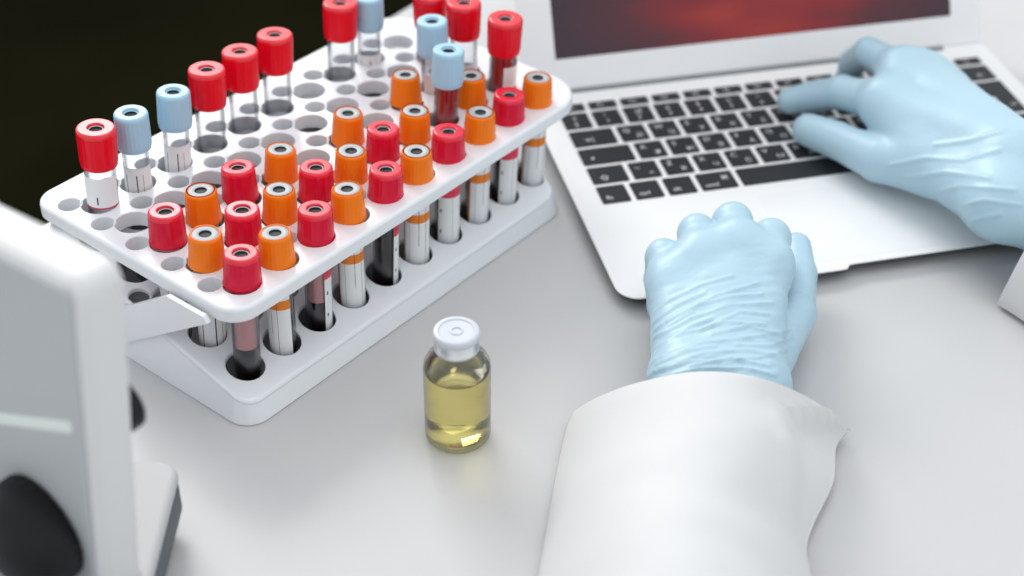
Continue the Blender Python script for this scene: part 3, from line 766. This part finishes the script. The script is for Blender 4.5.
# right hand: forefinger and thumb reaching over the keyboard
ZK = 14
rw_a, rw_b = A(1012, 170, 44), A(1003, 203, 40)
K = {'i': A(885, 104, 46), 'm': A(902, 72, 49), 'r': A(925, 76, 46), 'p': A(948, 92, 40)}
fore = np.array([226., -122., 38.]); fore2 = np.array([220., -132., 36.])
palm = [(rw_a, K['i'], 22, 13), (rw_a, K['m'], 22, 12.5), (rw_a, K['r'], 21, 12), (rw_a, K['p'], 20, 11.5), (rw_b, A(925, 158, 34), 17.5, 15), (A(925, 160, 34), K['i'], 15, 12),
        (K['i'], K['m'], 12, 12), (K['m'], K['r'], 12, 11.5), (K['r'], K['p'], 11.5, 11), (rw_a, fore, 20, 18), (rw_b, fore2, 17, 18), (rw_a, rw_b, 20, 18)]
fing = [[(K['i'], 11), (A(842, 92, 37), 9.6), (A(812, 97, 26.5), 8.8), (A(791, 101, 21), 8.0)],
        [(K['m'], 11), (A(868, 53, 46), 8.8), (A(853, 63, 27), 7.8), (A(850, 71, 21), 7.4)],
        [(K['r'], 10.5), (A(902, 60, 36), 8.6), (A(887, 72, 24), 7.8), (A(884, 78, 21), 7.2)],
        [(K['p'], 10), (A(930, 76, 31), 8.0), (A(915, 84, 23), 7.2), (A(910, 89, 20), 6.8)],
        [(A(935, 168, 33), 16), (A(880, 160, 28), 12.2), (A(838, 141, 24), 10.4), (A(808, 130, 21.5), 9.2)]]
fr_ = hand_field(palm, fing, 8, 1.2, 4)
_lr = [[(890, 165), (925, 158), (965, 160), (1000, 150)], [(905, 178), (945, 172), (990, 178)], [(925, 195), (960, 186), (1015, 190)], [(950, 208), (985, 200), (1020, 205)], [(935, 145), (970, 140), (1005, 130)], [(965, 222), (1000, 214)]]
def wrk2(V, nrm):
    d = V-CPOS; z = d@_f; U = 512+FPX*(d@_r)/z; Vv = 288-FPX*(d@_u)/z
    Q = np.stack([U, Vv], 1)/1.9; up = np.clip((nrm@(-_f)-.05)*2.2, 0, 1); out_ = np.zeros(len(V))
    for ln in _lr: out_ += .8*ridge(Q, [(a/1.9, b_/1.9) for a, b_ in ln], 1.15)
    nz = np.array([noise.noise(Vector((p[0]*.05, p[1]*.05, p[2]*.05))) for p in V])
    return out_*up + nz*.6
allp = np.array([p for ch in fing for p, _ in ch]+[fore, fore2])
lo = allp.min(0)-28; hi = allp.max(0)+28; lo[2] = 4
build_hand('glove', fr_, lo, hi, 1.15, person, person_o, wrk2)

# ------------------------------------------------------------------ coat sleeves
def sleeve(rows, parent, org, seed, folds, nseg=64, sub=8, ex=1.9):
    """rows: (L, R, height, back shift along the sleeve) from the cuff to the elbow"""
    K_ = len(rows); ax = (np.array(rows[-1][0])+np.array(rows[-1][1]))/2-(np.array(rows[0][0])+np.array(rows[0][1]))/2; ax /= np.linalg.norm(ax)
    def cat(a, b_, c_, d_, t): return .5*((2*b_)+(-a+c_)*t+(2*a-5*b_+4*c_-d_)*t*t+(-a+3*b_-3*c_+d_)*t**3)
    par = np.array([np.concatenate([r[0], r[1], [r[2], r[3]]]) for r in rows]); dense = []
    for i in range(K_-1):
        for k in range(sub):
            dense.append(cat(par[max(i-1, 0)], par[i], par[i+1], par[min(i+2, K_-1)], k/sub))
    dense.append(par[-1])
    rings = []
    for j, q_ in enumerate(dense):
        L_, R_, h_, s_ = q_[:3], q_[3:6], q_[6], q_[7]; ring = []
        for k in range(nseg):
            th = 2*math.pi*k/nseg
            f = (1-math.cos(th))/2; b0 = L_*(1-f)+R_*f; sn = math.sin(th)
            if sn >= 0: p = b0+np.array([0, 0, h_*sn**ex])+ax*s_*sn**ex
            else: p = b0+np.array([0, 0, -min(2.2, max(0, b0[2]-1.2))*(-sn)**.5])
            if sn > 0:
                t_ = j/(len(dense)-1); amp = min(1, sn*1.6)
                nz = noise.noise(Vector((p[0]*.018+seed, p[1]*.03, seed)))*2.6+noise.noise(Vector((p[0]*.05, p[1]*.06+seed, 3)))*.9
                p = p+np.array([0, 0, amp*(nz+folds(f, t_))])
            ring.append(p)
        rings.append(ring)
    # the hem: turn the cloth inwards at the cuff
    c0_ = [sum(r)/len(r) for r in rings[:1]][0]
    def inner(ring, k_, sh): 
        c_ = sum(ring)/len(ring); return [p+(c_-p)/max(1e-6, np.linalg.norm(c_-p))*k_+ax*sh for p in ring]
    hem = [inner(rings[j], 1.5, 0) for j in range(min(len(rings), 3*sub), -1, -1) if j < len(rings)]
    allr = [[p-org for p in r] for r in hem]+[[p-org for p in r] for r in rings]
    mb = MB(); mb.rings(allr, 0, False, True)
    return mb.build('coat_sleeve', [M['coat']], parent, angle=75)

S = lambda a, b_, z: at(a, b_, z)
rows = [(S(573, 412, 4), S(851, 429, 6), 50, 26), (S(566, 430, 4), S(837, 447, 5), 51.5, 26), (S(557, 470, 4), S(833, 484, 5), 54, 24), (S(548, 520, 4), S(808, 540, 5), 56, 22),
        (S(538, 576, 4), S(812, 580, 5), 60, 22), (S(525, 650, 4), S(822, 660, 5), 64, 22), (S(500, 760, 4), S(830, 770, 5), 70, 22)]
def folds_l(f, t):
    fc = float(np.interp(t, [0, .1, .167, .25, .33, .5, .6], [.93, .85, .79, .79, .825, .91, .99]))
    wv = max(0, 1-t/.6)**.5; q = (f-fc)/.022
    r = 3.0*math.exp(-q*q)*wv - 8.5*wv/(1+math.exp(-2.2*(q-1.4)))
    r += 2.0*math.sin(9*t+5*f)*math.exp(-((f-.5)/.3)**2)*t
    return r
sleeve(rows, person, person_o, 1.7, folds_l)
rows = [(S(997, 304, 3), S(1075, 205, 3), 60, 10), (S(1012, 313, 3), S(1096, 214, 3), 61, 10), (S(1040, 332, 3), S(1130, 232, 3), 64, 10), (S(1085, 362, 3), S(1180, 258, 3), 72, 6), (S(1150, 405, 3), S(1250, 290, 3), 75, 6)]
sleeve(rows, person, person_o, 4.1, lambda f, t: 0.0, ex=1.0)
